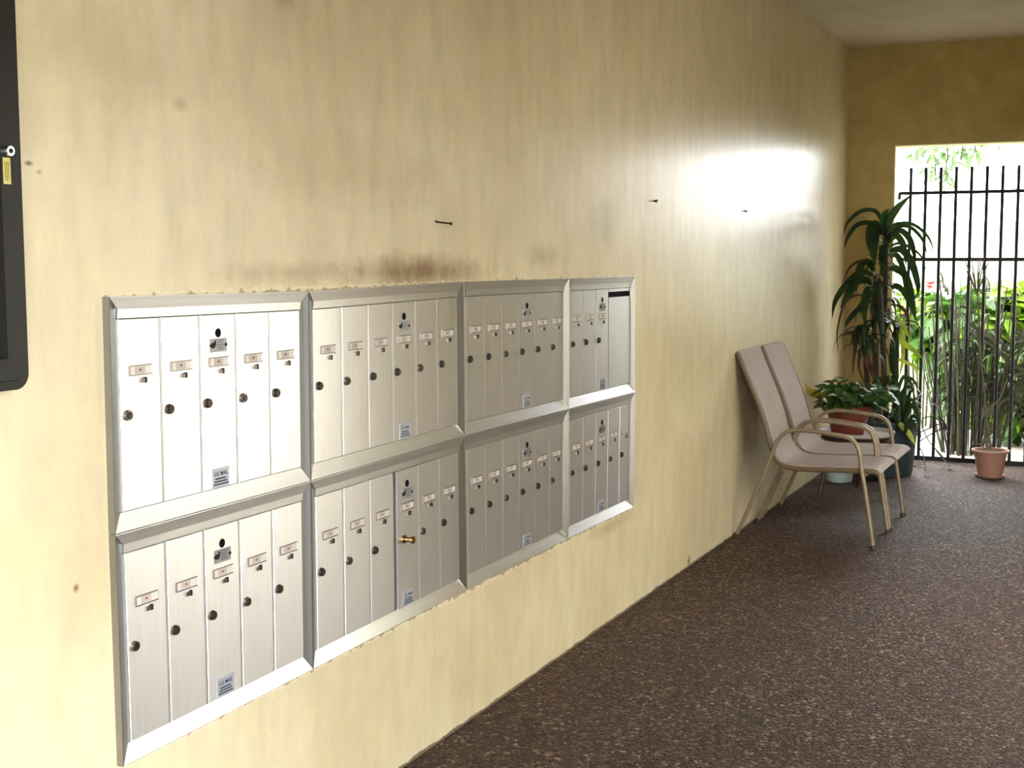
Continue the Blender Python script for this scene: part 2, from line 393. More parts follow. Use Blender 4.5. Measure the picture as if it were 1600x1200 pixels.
def add_text(bm, body, size, y, z, x, mi, bold=0.0, sx=1):
    me = text_mesh(body, size, bold); k = len(bm.verts); nf = len(bm.faces)
    bm.from_mesh(me); bm.verts.ensure_lookup_table(); bm.faces.ensure_lookup_table()
    for v in list(bm.verts)[k:]:
        a, b = v.co.x, v.co.y; v.co = Vector((x, y+a*sx, z+b))
    for f in list(bm.faces)[nf:]: f.material_index = mi
bm = NB(); box(bm, (0, -.031, -.0155), (.001, .031, .0155), 0)
box(bm, (0, -.027, -.006), (.0018, -.014, .006), 1); box(bm, (0, -.016, -.001), (.0018, -.010, .011), 1); cyl(bm, (0, .027, 0), (.0025, .027, 0), .004, .004, 10, 1); cyl(bm, (0, -.0285, 0), (.0025, -.0285, 0), .003, .003, 10, 1)
for k in range(5): box(bm, (.001, -.006, -.010+k*.005), (.0013, .020-.004*(k % 2), -.0085+k*.005), 2)
PLATE = obj('maker_plate', bm, ['plate', 'black', 'text']).data
bm = NB(); box(bm, (0, -.031, -.0225), (.001, .031, .0225), 0)
add_text(bm, 'U.S. MAIL', .0125, 0, .009, .0012, 1, .0004)
for k in range(3): box(bm, (.001, -.027+.003*k, -.017+k*.0065), (.0013, .027-.004*k, -.0135+k*.0065), 1)
STICK = obj('mail_sticker', bm, ['sticker', 'text']).data
for o in list(COL.objects):
    if o.type == 'MESH' and o.name.split('.')[0] in ('lock', 'master_keyhole', 'card_holder', 'card_clip', 'maker_plate', 'mail_sticker'): bpy.data.objects.remove(o)

def mail_unit(ci, ri, n, label, master, blank=False, ajar=None, dark=()):
    TL, TR, BR, BL = GR[(ci, ri)], GR[(ci+1, ri)], GR[(ci+1, ri+1)], GR[(ci, ri+1)]
    W = ((TR.y-TL.y)+(BR.y-BL.y))/2; Hh = ((TL.z-BL.z)+(TR.z-BR.z))/2
    def Q(a, b, x):    # a metres from the left edge, b metres down from the top edge
        u, v = a/W, b/Hh
        p = TL*(1-u)*(1-v)+TR*u*(1-v)+BR*u*v+BL*(1-u)*v
        return Vector((x, p.y, p.z))
    root = thing('mailbox_unit', Q(W/2, Hh, 0), label, 'mailbox', 'wall mailbox units in the aluminium bank')
    base = Vector(root.location)
    def part(name, bm, mats, parent=root, **k):
        o = obj(name, bm, mats, None, **k)
        o.data.transform(Matrix.Translation(-base)); o.parent = parent; return o
    L, T, B_, ST = .0345, .027, .038, .019
    a0, a1, b0, b1 = L, W-.0235, T, Hh-B_
    prof = ((0, .0, .0175), (0, .04, .0180), (0, .5, .0103), (0, .96, .0030), (0, 1, .0024))
    def bar(nm, mat, o0, o1, i0, i1, flat=0):
        bm = NB(); rows = []
        g = .0006
        for _, t, x in prof:
            x = x+(.0175-x)*flat
            rows.append([bm.verts.new(Q(o0[0]+(i0[0]-o0[0])*t, o0[1]+(i0[1]-o0[1])*t, x)), bm.verts.new(Q(o1[0]+(i1[0]-o1[0])*t, o1[1]+(i1[1]-o1[1])*t, x))])
        for (u_, v_), x in (((i0, i1), -.002), ((o0, o1), -.002)):
            rows.append([bm.verts.new(Q(u_[0], u_[1], x)), bm.verts.new(Q(v_[0], v_[1], x))])
        nrow = len(rows)
        for k in range(nrow):
            A, B = rows[k], rows[(k+1) % nrow]; bm.faces.new((A[0], A[1], B[1], B[0]))
        bm.faces.new([r[0] for r in rows]); bm.faces.new([r[1] for r in rows][::-1])
        return part(nm, bm, mat)
    g = .0007
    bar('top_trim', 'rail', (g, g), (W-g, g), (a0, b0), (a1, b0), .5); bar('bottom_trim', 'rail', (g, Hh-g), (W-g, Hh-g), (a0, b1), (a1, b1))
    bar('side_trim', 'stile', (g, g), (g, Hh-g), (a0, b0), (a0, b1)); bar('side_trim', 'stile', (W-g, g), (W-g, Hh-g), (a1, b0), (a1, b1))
    bm = NB(); hexa(bm, [Q(a0, b0, -.01), Q(a1, b0, -.01), Q(a1, b0+ST, -.01), Q(a0, b0+ST, -.01), Q(a0, b0, .0098), Q(a1, b0, .0098), Q(a1, b0+ST, .0075), Q(a0, b0+ST, .0075)])
    part('header_strip', bm, 'rail')
    bm = NB(); hexa(bm, [Q(a0-.02, b0-.012, -.17), Q(a1+.02, b0-.012, -.17), Q(a1+.02, b1+.02, -.17), Q(a0-.02, b1+.02, -.17), Q(a0-.01, b0-.005, -.006), Q(a1+.01, b0-.005, -.006), Q(a1+.01, b1+.01, -.006), Q(a0-.01, b1+.01, -.006)])
    part('housing', bm, 'housing')
    d0, d1 = b0+ST+.002, b1-.002
    pitch = (a1-a0)/n; nd = 3 if blank else n
    for k in range(nd+(1 if blank else 0)):
        wide = blank and k == nd
        s, e = a0+k*pitch+.0055, a0+(k+1)*pitch-.0025
        if wide: e = a1-.002
        x0, x1, xs = -.004, .0065, 0
        if ajar is not None and k >= ajar:
            s += .002*(1 if k == ajar else 0)
            xl = [.0045-(k-ajar)*.0014, .0045-(k+1-ajar)*.0014]
        else: xl = [0, 0]
        bm = NB()
        if wide:
            ds = d0+.012; de = ds+.022
            hexa(bm, [Q(s, d0, x0), Q(e, d0, x0), Q(e, ds, x0), Q(s, ds, x0), Q(s, d0, x1), Q(e, d0, x1), Q(e, ds, x1), Q(s, ds, x1)])
            hexa(bm, [Q(s, de, x0), Q(e, de, x0), Q(e, d1, x0), Q(s, d1, x0), Q(s, de, x1), Q(e, de, x1), Q(e, d1, x1), Q(s, d1, x1)])
            hexa(bm, [Q(s, ds, x0), Q(e, ds, x0), Q(e, de, x0), Q(s, de, x0), Q(s, ds, -.003), Q(e, ds, -.003), Q(e, de, -.003), Q(s, de, -.003)], 1)
            part('outgoing_mail_panel', bm, ['door', 'blackslot']); 
        else:
            hexa(bm, [Q(s, d0, x0), Q(e, d0, x0), Q(e, d1, x0), Q(s, d1, x0), Q(s, d0, x1+xl[0]), Q(e, d0, x1+xl[1]), Q(e, d1, x1+xl[1]), Q(s, d1, x1+xl[0])])
            fr = [f for f in bm.faces if f.calc_center_median().x > .005]
            bmesh.ops.bevel(bm, geom=list({ed for f in fr for ed in f.edges}), offset=.0012, segments=1, affect='EDGES')
            dr = part('mailbox_door', bm, 'door')
            ex = lambda uu: x1+xl[0]+(xl[1]-xl[0])*uu
            hd = d1-d0; wd = e-s
            def put(nm, me, a, v):
                o = link(bpy.data.objects.new(nm, me), dr)
                o.location = Q(s+wd*a, d0+hd*v, ex(a))-base; return o
            key = (ci, ri, k)
            lk = put('lock', LOCKB if key in BRASS else (LOCKD if (ci*7+ri*3+k*5) % 3 else LOCK), .16 if key not in BRASS else .3, .5)
            lk.rotation_euler = (random.uniform(-.6, .6), 0, 0)
            put('card_holder', CARD, .5, .27 if ci < 2 else .265); put('card_clip', CLIP, .55, .325)
            if k == master:
                put('master_keyhole', HOLE, .5, .105); put('maker_plate', PLATE, .5, .175); put('mail_sticker', STICK, .5, .94)
        if k > 0 or True:
            bm = NB(); s0 = a0+k*pitch; 
            if k == 0: s0 += .0005
            xx = x1-.001+(xl[0] if ajar is not None and k > ajar else 0)
            if not (ajar is not None and k == ajar):
                hexa(bm, [Q(s0-.0003, d0, x0), Q(s0+.003, d0, x0), Q(s0+.003, d1, x0), Q(s0-.0003, d1, x0), Q(s0-.0003, d0, xx), Q(s0+.003, d0, xx), Q(s0+.003, d1, xx), Q(s0-.0003, d1, xx)])
                part('hinge_strip', bm, 'strip')
            else:   # black strip painting in the shade of the open joint at the hinged half
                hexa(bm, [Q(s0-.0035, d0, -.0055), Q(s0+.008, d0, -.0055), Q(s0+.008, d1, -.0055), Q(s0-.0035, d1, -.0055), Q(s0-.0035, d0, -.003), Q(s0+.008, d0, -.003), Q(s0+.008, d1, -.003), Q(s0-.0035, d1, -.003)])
                part('gap_shade_strip', bm, 'blackslot')
    return root
BRASS = {(1, 1, 3)}
mail_unit(0, 0, 5, 'white-lit aluminium mailbox unit with five doors, upper row, nearest the black notice board', 2)
mail_unit(0, 1, 5, 'white-lit aluminium mailbox unit with five doors, lowest and nearest corner of the bank', 2)
mail_unit(1, 0, 6, 'six-door aluminium mailbox unit, upper row, second from the notice board, fading from white to grey', 3)
mail_unit(1, 1, 6, 'lower six-door mailbox unit, its three right doors ajar, one brass lock sticking out', 3, ajar=3)
mail_unit(2, 0, 6, 'six-door grey-brown mailbox unit, upper row, third from the notice board', 3)
mail_unit(2, 1, 6, 'six-door grey-brown mailbox unit, lower row, third from the notice board, all doors shut', 3)
mail_unit(3, 0, 5, 'grey-brown mailbox unit with three doors and a wide panel with a black mail slot', 2, blank=True)
mail_unit(3, 1, 5, 'narrow five-door grey-brown mailbox unit, lower row, at the far end towards the chairs', 2)

# ------------------------------------------------------------------ notice board at the near edge
ye, zb_ = 1.830, 1.262
bd = thing('notice_board', (0, 1.35, zb_), 'black framed notice board cabinet with rounded corners and a small lock, at the left edge', 'notice board')
def rrect(y0, y1, z0, z1, r, n=6):
    out = []
    for cy, cz, a in ((y1-r, z0+r, -90), (y1-r, z1-r, 0), (y0+r, z1-r, 90), (y0+r, z0+r, 180)):
        for k in range(n+1):
            t = math.radians(a+90*k/n); out.append((cy+r*math.cos(t), cz+r*math.sin(t)))
    return out
def ring(name, outer, inner, x0, x1, mat, bev=.003):
    bm = NB(); n = len(outer); c = Vector((0, 1.35, zb_))
    R = [[bm.verts.new(Vector((x, y, z))-c) for y, z in P] for P, x in ((outer, x0), (outer, x1), (inner, x1), (inner, x0))]
    for A, B in zip(R, R[1:]+R[:1]):
        for k in range(n): bm.faces.new((A[k], A[(k+1) % n], B[(k+1) % n], B[k]))
    return obj(name, bm, mat, bd)
y0b, y1b, z0b, z1b = .86, ye+.006, zb_-.004, 2.30
ring('outer_frame', rrect(y0b, y1b, z0b, z1b, .03), rrect(y0b+.016, y1b-.016, z0b+.016, z1b-.016, .018), 0, .05, 'frameblack')
ring('door_frame', rrect(y0b+.0175, y1b-.0175, z0b+.0175, z1b-.0175, .017), rrect(y0b+.05, y1b-.05, z0b+.058, z1b-.058, .004), .004, .052, 'frameblack')
bm = NB(); box(bm, (.004, y0b+.02-1.35, z0b+.02-zb_), (.03, y1b-.02-1.35, z1b-.02-zb_)); obj('backing_panel', bm, 'boardpane', bd)
for (py_, pz_, mesh, nm) in ((236, 0, None, 'cam_lock'),):
    P = at(12, 236, 0, .053)-Vector((0, 1.35, zb_)); bm = NB(); cyl(bm, P-Vector((.003, 0, 0)), P+Vector((.008, 0, 0)), .010, .009, 18); cyl(bm, P+Vector((.008, 0, 0)), P+Vector((.009, 0, 0)), .0045, .0045, 12, 1)
    o = obj('cam_lock', bm, ['chrome', 'black'], bd, smooth=True); o['label'] = 'chrome cam lock'
P = at(10.5, 267, 0, .0525)-Vector((0, 1.35, zb_)); bm = NB(); box(bm, P+Vector((-.001, -.0085, -.0235)), P+Vector((.0008, .0085, .0235)), 0)
for k in range(3): box(bm, P+Vector((.0008, -.005+k*.004, -.018)), P+Vector((.001, -.0035+k*.004, .016)), 1)
o = obj('maker_label', bm, ['yellowlabel', 'chairedge'], bd); o['label'] = 'small yellow label below the lock'

# small things on the wall
P = at(38, 488, 0, .003); bm = NB(); vs = [bm.verts.new((x, P.y+dy, P.z+dz)) for x in (.0005, .002) for dy, dz in ((-.035, .02), (-.012, .012), (-.002, .0), (-.006, -.010), (-.012, -.012), (-.014, -.045), (-.035, -.045))]
n_ = 7; bm.faces.new(vs[:n_]); bm.faces.new(vs[n_:][::-1])
for k in range(n_): bm.faces.new((vs[k], vs[(k+1) % n_], vs[n_+(k+1) % n_], vs[n_+k]))
cyl(bm, (.002, P.y-.011, P.z-.001), (.0025, P.y-.011, P.z-.001), .0035, .0035, 10, 1)
tag(obj('paper_tag', bm, ['paper', 'purple']), 'torn white paper tag with a purple dot beside the black notice board', 'paper')
P = at(681, 346, 0, 0); bm = NB(); cyl(bm, P+Vector((-.01, 0, 0)), P+Vector((.049, .002, -.007)), .0026, .0026, 8); cyl(bm, P+Vector((.049, .002, -.007)), P+Vector((.052, .002, -.0075)), .0055, .0055, 10); cyl(bm, P, P+Vector((.001, 0, 0)), .004, .004, 10)
tag(obj('nail', bm, 'nail'), 'long dark nail sticking out of the wall above the mailboxes', 'nail')
for px, py, lab, r in ((1022, 314, 'short screw in the wall, just above the far end of the mailboxes', .006), (1163, 330, 'small screw stub in the bright patch of wall above the chairs', .005)):
    P = at(px, py, 0, 0); bm = NB(); cyl(bm, P+Vector((-.01, 0, 0)), P+Vector((.012, 0, 0)), r*.7, r*.7, 8); cyl(bm, P+Vector((.012, 0, 0)), P+Vector((.015, 0, 0)), r*1.3, r, 10)
    tag(obj('wall_screw', bm, 'nail'), lab, 'screw')

# ------------------------------------------------------------------ chairs
def chair(y0, y1, label, dx=0.0):
    c = thing('patio_chair', (.35+dx, (y0+y1)/2, 0), label, 'chair', 'patio chairs against the yellow wall'); b = Vector(c.location)
    def part(name, bm, mat, parent=None, smooth=True):
        o = obj(name, bm, mat, None, smooth=smooth); o.data.transform(Matrix.Translation(Vector((dx, 0, 0))-b)); o.parent = parent or c; return o
    prof = smoothline([(.016, .99), (.050, .91), (.085, .83), (.126, .736), (.165, .63), (.196, .52), (.222, .455), (.262, .412), (.33, .398), (.452, .400), (.60, .405), (.70, .408), (.745, .404), (.765, .388)], 3)
    for y in (y0, y1):
        s = 1 if y == y0 else -1; yi = y+s*.012
        bm = NB(); tube(bm, [(x, yi, z-.008) for x, z in [(p[0], p[1]) for p in PR2(prof)]], .0145, 8); part('side_rail', bm, 'chairedge')
        arm = smoothline([(.740, y, .008), (.715, y, .17), (.690, y, .32), (.671, y, .42), (.662, y, .489), (.640, y, .540), (.595, y, .570), (.52, y, .582), (.43, y, .592), (.343, y, .594), (.285, y, .580), (.245, y, .545), (.222, y, .50), (.204, y, .452)], 4)
        bm = NB(); tube(bm, arm, .0115, 10); a = part('front_leg_and_armrest', bm, 'chairframe')
        bm = NB(); cyl(bm, (.7415, y, 0), (.738, y, .02), .0135, .0135, 10); part('foot_cap', bm, 'cap', a)
        bm = NB(); tube(bm, smoothline([(.215, y, .475), (.198, y, .432), (.15, y, .31), (.08, y, .14), (.0225, y, .006)], 3), .0115, 8); rl = part('rear_leg', bm, 'chairframe')
        bm = NB(); cyl(bm, (.0205, y, 0), (.0285, y, .02), .0135, .0135, 10); part('foot_cap', bm, 'cap', rl)
    for x, z in ((.69, .392), (.27, .395)):
        bm = NB(); cyl(bm, (x, y0+.01, z-.012), (x, y1-.01, z-.012), .010, .010, 8); part('crossbar', bm, 'chairframe')
    bm = NB(); cyl(bm, (.016, y0+.012, .985), (.016, y1-.012, .985), .010, .010, 8); part('top_bar', bm, 'chairframe')
    # sling with a little sag between the rails
    pts = PR2(prof); m_ = 9; bm = NB(); th = .004; F_, B_ = [], []
    for i, (x, z) in enumerate(pts):
        a = pts[max(i-1, 0)]; d = pts[min(i+1, len(pts)-1)]; t = Vector((d[0]-a[0], d[1]-a[1])).normalized(); nrm = Vector((-t.y, t.x))*(1 if True else -1)
        if nrm.x < 0 and i < 10: nrm = -nrm
        if i >= 10 and nrm.y < 0: nrm = -nrm
        rf, rb = [], []
        for k in range(m_):
            u = k/(m_-1); sag = .016*math.sin(math.pi*u)*math.sin(math.pi*min(1, i/(len(pts)-1)))
            off = .010-sag; y = y0+.002+(y1-y0-.004)*u
            rf.append(bm.verts.new((x+nrm.x*off, y, z+nrm.y*off))); rb.append(bm.verts.new((x+nrm.x*(off-th), y, z+nrm.y*(off-th))))
        F_.append(rf); B_.append(rb)
    N = len(pts)
    for i in range(N-1):
        for k in range(m_-1):
            bm.faces.new((F_[i][k], F_[i+1][k], F_[i+1][k+1], F_[i][k+1])); bm.faces.new((B_[i][k], B_[i][k+1], B_[i+1][k+1], B_[i+1][k]))
        for k in (0, m_-1): bm.faces.new((F_[i][k], F_[i+1][k], B_[i+1][k], B_[i][k]))
    for i in (0, N-1):
        for k in range(m_-1): bm.faces.new((F_[i][k], F_[i][k+1], B_[i][k+1], B_[i][k]))
    part('sling_seat_and_back', bm, 'fabric')
    return c
def PR2(p): return [(q[0], q[1]) for q in p]
_sl = smoothline
def smoothline(P, n=6):
    if len(P[0]) == 2:
        return [(q.x, q.y) for q in _sl([(a, b, 0) for a, b in P], n)]
    return _sl(P, n)
chair(6.84, 7.285, 'tan patio sling chair with curved metal arms, nearest the mailboxes')
chair(7.335, 7.80, 'tan patio sling chair with curved metal arms, beside the potted plants', .004)

# ------------------------------------------------------------------ leaves
def strap_mesh(L, Wd, arch, droop, mat, n=9, fold=.18, twist=0.0):
    """strap leaf leaving the origin along +x: rises at angle arch then droops"""
    bm = NB(); p = Vector((0, 0, 0)); ang = arch; prev = None
    for i in range(n+1):
        t = i/n; wd = Wd*(.45+.55*math.sin(math.pi*min(1, t*1.2+.12)))*(1 if t < .55 else max(.03, 1-((t-.55)/.45)**1.6))
        dr = Vector((math.cos(ang), 0, math.sin(ang))); nr = Vector((-math.sin(ang), 0, math.cos(ang)))
        sd = Vector((0, 1, 0))*math.cos(twist*t)+nr*math.sin(twist*t)
        row = [bm.verts.new(p-sd*wd/2+nr*fold*wd), bm.verts.new(p), bm.verts.new(p+sd*wd/2+nr*fold*wd)]
        if prev:
            for k in (0, 1): bm.faces.new((prev[k], prev[k+1], row[k+1], row[k]))
        prev = row; p = p+dr*L/n; ang = max(ang-droop/n*(1+.6*t), -1.5)
    me = bpy.data.meshes.new('leaf'); bm.to_mesh(me); bm.free(); me.materials.append(M[mat])
    for q in me.polygons: q.use_smooth = True
    return me
def broad_mesh(L, Wd, mat, curl=.25):
    bm = NB(); prof = [(0, .08), (.12, .75), (.32, 1), (.55, .9), (.78, .55), (1, .02)]; prev = None
    for t, w_ in prof:
        z = -curl*L*t*t; row = [bm.verts.new((t*L-(.06*L if t == .12 else 0), -w_*Wd/2, z+.10*Wd*w_)), bm.verts.new((t*L, 0, z)), bm.verts.new((t*L-(.06*L if t == .12 else 0), w_*Wd/2, z+.10*Wd*w_))]
        if prev:
            for k in (0, 1): bm.faces.new((prev[k], prev[k+1], row[k+1], row[k]))
        prev = row
    me = bpy.data.meshes.new('leaf'); bm.to_mesh(me); bm.free(); me.materials.append(M[mat])
    for q in me.polygons: q.use_smooth = True
    return me
def put_leaf(root, me, p, az, el=0, roll=0, sc=1, name='leaf', par=None):
    o = bpy.data.objects.new(name, me)
    Mx = Matrix.Translation(Vector(p)-Vector(root.location)) @ Matrix.Rotation(az, 4, 'Z') @ Matrix.Rotation(-el, 4, 'Y') @ Matrix.Rotation(roll, 4, 'X') @ Matrix.Scale(sc, 4)
    o.parent = par or root; o.matrix_basis = Mx; COL.objects.link(o); return o
def ribbon(root, P, Wd, mat, name='leaf', face=(0, -1, 0)):
    """a leaf along a line of world points, tapering to its tip"""
    P = [Vector(p)-Vector(root.location) for p in P]; P = smoothline(P, 4); n = len(P); bm = NB(); prev = None; f = Vector(face).normalized()
    for i, p in enumerate(P):
        t = i/(n-1); d = (P[min(i+1, n-1)]-P[max(i-1, 0)]).normalized(); s = d.cross(f)
        s = s.normalized() if s.length > 1e-3 else Vector((1, 0, 0)); nn = s.cross(d)
        wd = Wd*(.5+.5*min(1, t*5))*(1 if t < .5 else max(.04, 1-((t-.5)/.5)**1.7))
        row = [bm.verts.new(p-s*wd/2-nn*wd*.15), bm.verts.new(p), bm.verts.new(p+s*wd/2-nn*wd*.15)]
        if prev:
            for k in (0, 1): bm.faces.new((prev[k], prev[k+1], row[k+1], row[k]))
        prev = row
    me = bpy.data.meshes.new('leaf'); bm.to_mesh(me); bm.free(); me.materials.append(M[mat])
    for q in me.polygons: q.use_smooth = True
    o = bpy.data.objects.new(name, me); return link(o, root)
def wpart(root, name, bm, mat, smooth=True, parent=None):
    o = obj(name, bm, mat, None, smooth=smooth); o.data.transform(Matrix.Translation(-Vector(root.location))); o.parent = parent or root; return o

# tall dracaena in the big dark pot
DC = Vector((.415, 9.27, 0))
dr = thing('potted_dracaena', DC, 'tall corn plant with drooping dark strap leaves in a large dark pot beside the gate', 'plant')
bm = NB(); lathe(bm, [(0, 0), (.155, 0), (.165, .02), (.192, .33), (.200, .345), (.200, .375), (.185, .375), (.178, .34), (0, .33)], DC, 36); wpart(dr, 'pot', bm, 'teal')
bm = NB(); lathe(bm, [(0, .335), (.179, .335), (.179, .325), (0, .325)], DC, 24); wpart(dr, 'soil', bm, 'soil')
def cane(P, r):
    P = smoothline(P, 5); bm = NB(); n = len(P)
    tube(bm, P, [r*(1.08 if i % 2 else .95)*(1-.25*i/n) for i in range(n)], 10); return wpart(dr, 'cane', bm, 'trunk')
def W(px, py, Y): return tuple(at(px, py, 1, Y))
tops = []
for line, Y in ((((1388, 690), (1383, 620), (1380, 520), (1384, 440), (1383, 372)), 9.30), (((1376, 690), (1370, 600), (1366, 520), (1368, 430)), 9.22), (((1396, 690), (1399, 610), (1401, 545), (1400, 500)), 9.38), (((1366, 690), (1358, 620), (1352, 560), (1352, 515)), 9.15)):
    cane([W(x, y, Y) if i else W(x, 690, Y) for i, (x, y) in enumerate(line)], .021); tops.append(Vector(W(*line[-1], Y)))
K = [  # hand-placed leaves: pixel line, depths at start and end, width, material
 ([(1382, 368), (1388, 345), (1402, 325), (1425, 303)], 9.30, 9.15, .055, 'dracleaf'),
 ([(1383, 372), (1380, 350), (1382, 335), (1390, 326)], 9.30, 9.2, .05, 'dracleaf'),
 ([(1380, 352), (1368, 330), (1345, 330), (1324, 348), (1319, 366)], 9.30, 9.05, .028, 'dracleaf'),
 ([(1378, 356), (1358, 348), (1338, 352), (1324, 372), (1319, 390)], 9.30, 9.0, .032, 'dracleaf'),
 ([(1376, 360), (1364, 350), (1358, 372), (1362, 405)], 9.28, 9.05, .06, 'dracleaf'),
 ([(1380, 366), (1370, 360), (1366, 390), (1366, 420)], 9.28, 9.1, .05, 'dracleaf'),
 ([(1386, 362), (1400, 350), (1425, 350), (1450, 370), (1462, 402)], 9.30, 9.05, .022, 'dracleaf'),
 ([(1386, 366), (1404, 354), (1424, 356), (1442, 376), (1450, 405)], 9.30, 9.1, .024, 'dracleaf'),
 ([(1388, 372), (1405, 360), (1420, 372), (1428, 395), (1430, 420)], 9.30, 9.0, .04, 'dracleaf'),
 ([(1388, 378), (1400, 368), (1412, 385), (1416, 418)], 9.30, 9.1, .045, 'dracleaf'),
 ([(1390, 392), (1408, 390), (1424, 410), (1434, 445), (1434, 462)], 9.30, 9.0, .05, 'dracleaf'),
 ([(1388, 386), (1405, 380), (1424, 388), (1440, 402), (1449, 432)], 9.30, 9.1, .018, 'dracleaf'),
 ([(1388, 420), (1400, 420), (1415, 432), (1425, 462), (1432, 505)], 9.34, 9.1, .05, 'dracleaf'),
 ([(1390, 400), (1402, 400), (1412, 425), (1418, 465), (1420, 480)], 9.34, 9.1, .04, 'dracleaf'),
 ([(1390, 450), (1404, 448), (1420, 470), (1430, 500)], 9.34, 9.1, .04, 'dracleaf'),
 ([(1384, 392), (1380, 384), (1378, 410), (1380, 432)], 9.25, 9.12, .05, 'dracleaf'),
 ([(1392, 476), (1408, 480), (1419, 498), (1420, 528)], 9.36, 9.1, .022, 'dryleaf'),
 ([(1366, 424), (1356, 410), (1345, 415), (1338, 440), (1338, 458)], 9.22, 8.98, .05, 'dracleaf'),
 ([(1366, 420), (1350, 408), (1330, 415), (1317, 440)], 9.22, 8.95, .022, 'dryleaf'),
 ([(1364, 430), (1345, 425), (1322, 445), (1305, 470), (1300, 498)], 9.22, 8.9, .045, 'dracleaf'),
 ([(1362, 440), (1340, 438), (1325, 460), (1313, 482)], 9.22, 8.95, .06, 'dracleaf'),
 ([(1362, 445), (1350, 436), (1340, 430), (1333, 445), (1330, 460)], 9.2, 9.0, .03, 'dracleaf'),
 ([(1366, 455), (1356, 455), (1350, 480), (1352, 512)], 9.2, 9.05, .06, 'dracleaf'),
 ([(1356, 462), (1335, 462), (1318, 478), (1308, 520), (1310, 556)], 9.2, 8.92, .016, 'dryleaf'),
 ([(1352, 482), (1340, 484), (1326, 500), (1320, 512)], 9.18, 8.95, .035, 'dracleaf'),
 ([(1352, 515), (1342, 512), (1334, 528), (1334, 545)], 9.15, 8.95, .04, 'dracleaf'),
 ([(1352, 520), (1340, 518), (1325, 520), (1311, 524)], 9.15, 8.95, .02, 'dryleaf'),
 ([(1352, 524), (1340, 530), (1334, 560), (1332, 590)], 9.15, 8.97, .025, 'dryleaf'),
 ([(1352, 530), (1344, 545), (1342, 575), (1352, 600)], 9.15, 8.97, .018, 'dryleaf'),
 ([(1354, 530), (1352, 550), (1360, 575), (1368, 600)], 9.15, 9.0, .04, 'dryleaf'),
 ([(1368, 440), (1372, 450), (1376, 500), (1380, 545)], 9.2, 9.15, .055, 'dracleaf'),
 ([(1350, 520), (1346, 530), (1352, 560), (1358, 585)], 9.13, 9.0, .03, 'dryleaf'),
 ([(1392, 500), (1402, 508), (1410, 530), (1410, 565), (1404, 592)], 9.36, 9.15, .032, 'yleaf'),
 ([(1400, 508), (1412, 535), (1428, 548), (1442, 560)], 9.38, 9.15, .035, 'yleaf'),
 ([(1400, 512), (1396, 540), (1394, 570), (1396, 590)], 9.38, 9.2, .05, 'dracleaf'),
 ([(1400, 560), (1415, 566), (1430, 575), (1435, 600)], 9.38, 9.2, .025, 'yleaf'),
 ([(1400, 550), (1394, 556), (1390, 575), (1392, 600)], 9.38, 9.2, .03, 'yleaf'),
 ([(1398, 500), (1410, 505), (1416, 520), (1424, 528)], 9.38, 9.2, .03, 'yleaf'),
 ([(1386, 600), (1392, 592), (1396, 610), (1396, 640)], 9.3, 9.15, .06, 'dracleaf'),
 ([(1376, 600), (1370, 592), (1368, 612), (1372, 640)], 9.2, 9.05, .05, 'dracleaf')]
for P, ya_, yb_, wd, mt in K:
    n = len(P)-1; ribbon(dr, [W(x, y, ya_+(yb_-ya_)*i/n) for i, (x, y) in enumerate(P)], wd, mt)
LD = [strap_mesh(.42, .042, .9, 2.6, 'dracleaf'), strap_mesh(.36, .038, .6, 2.4, 'dracleaf'), strap_mesh(.30, .04, .2, 1.9, 'dracleaf'), strap_mesh(.34, .03, -.1, 1.6, 'dryleaf')]
for ti, tp in enumerate(tops):
    for k in range((44, 38, 14, 26)[ti]):
        az = math.radians(random.uniform(-175, 175)); 
        # shorter where the corner wall stands
        sc = .62 if math.sin(az) > .3 else .9
        put_leaf(dr, LD[random.choice((0, 1, 1, 2, 3) if ti in (1, 3) else (0, 1, 2))], tp-Vector((0, 0, (.62 if ti < 2 else .25)*k/44)), az, random.uniform(-.2, .3), 0, sc*random.uniform(.65, 1))
# arching plant that shares the dark pot's right side
ap = Vector((.53, 9.13, .335))
LA = [strap_mesh(.62, .026, 1.45, 1.8, 'dracleaf', fold=.1, n=12), strap_mesh(.55, .024, 1.3, 1.9, 'dracleaf', fold=.1, n=12), strap_mesh(.46, .026, 1.5, 1.5, 'dracleaf', fold=.1, n=12)]
for k in range(14):
    az = math.radians(random.uniform(-160, 80)); sc = random.uniform(.6, 1.0)
    o = put_leaf(dr, LA[k % 3], ap+Vector((random.uniform(-.03, .03), random.uniform(-.03, .03), 0)), az, random.uniform(-.1, .2), 0, sc, name='arching_leaf')
for i, P in enumerate(([(1410, 676), (1404, 640), (1410, 612), (1424, 606), (1434, 640)], [(1412, 676), (1416, 634), (1426, 625), (1436, 650), (1438, 672)], [(1410, 674), (1400, 650), (1396, 640), (1390, 655)],
        [(1414, 676), (1418, 644), (1430, 636), (1440, 662)], [(1410, 674), (1408, 630), (1400, 600), (1394, 590)], [(1412, 676), (1412, 622), (1418, 592), (1430, 598), (1436, 622)], [(1408, 676), (1396, 650), (1388, 650), (1384, 668)],
        [(1414, 678), (1424, 652), (1434, 656), (1440, 690)], [(1412, 676), (1414, 646), (1422, 632), (1432, 646), (1436, 667)], [(1416, 680), (1420, 660), (1428, 662), (1434, 684)], [(1406, 674), (1402, 620), (1412, 588), (1424, 600), (1428, 625)])):
    ribbon(dr, [W(x, y, 9.08-.02*(i % 4)-.05*j/4) for j, (x, y) in enumerate(P)], .024, 'dracleaf', 'arching_leaf')
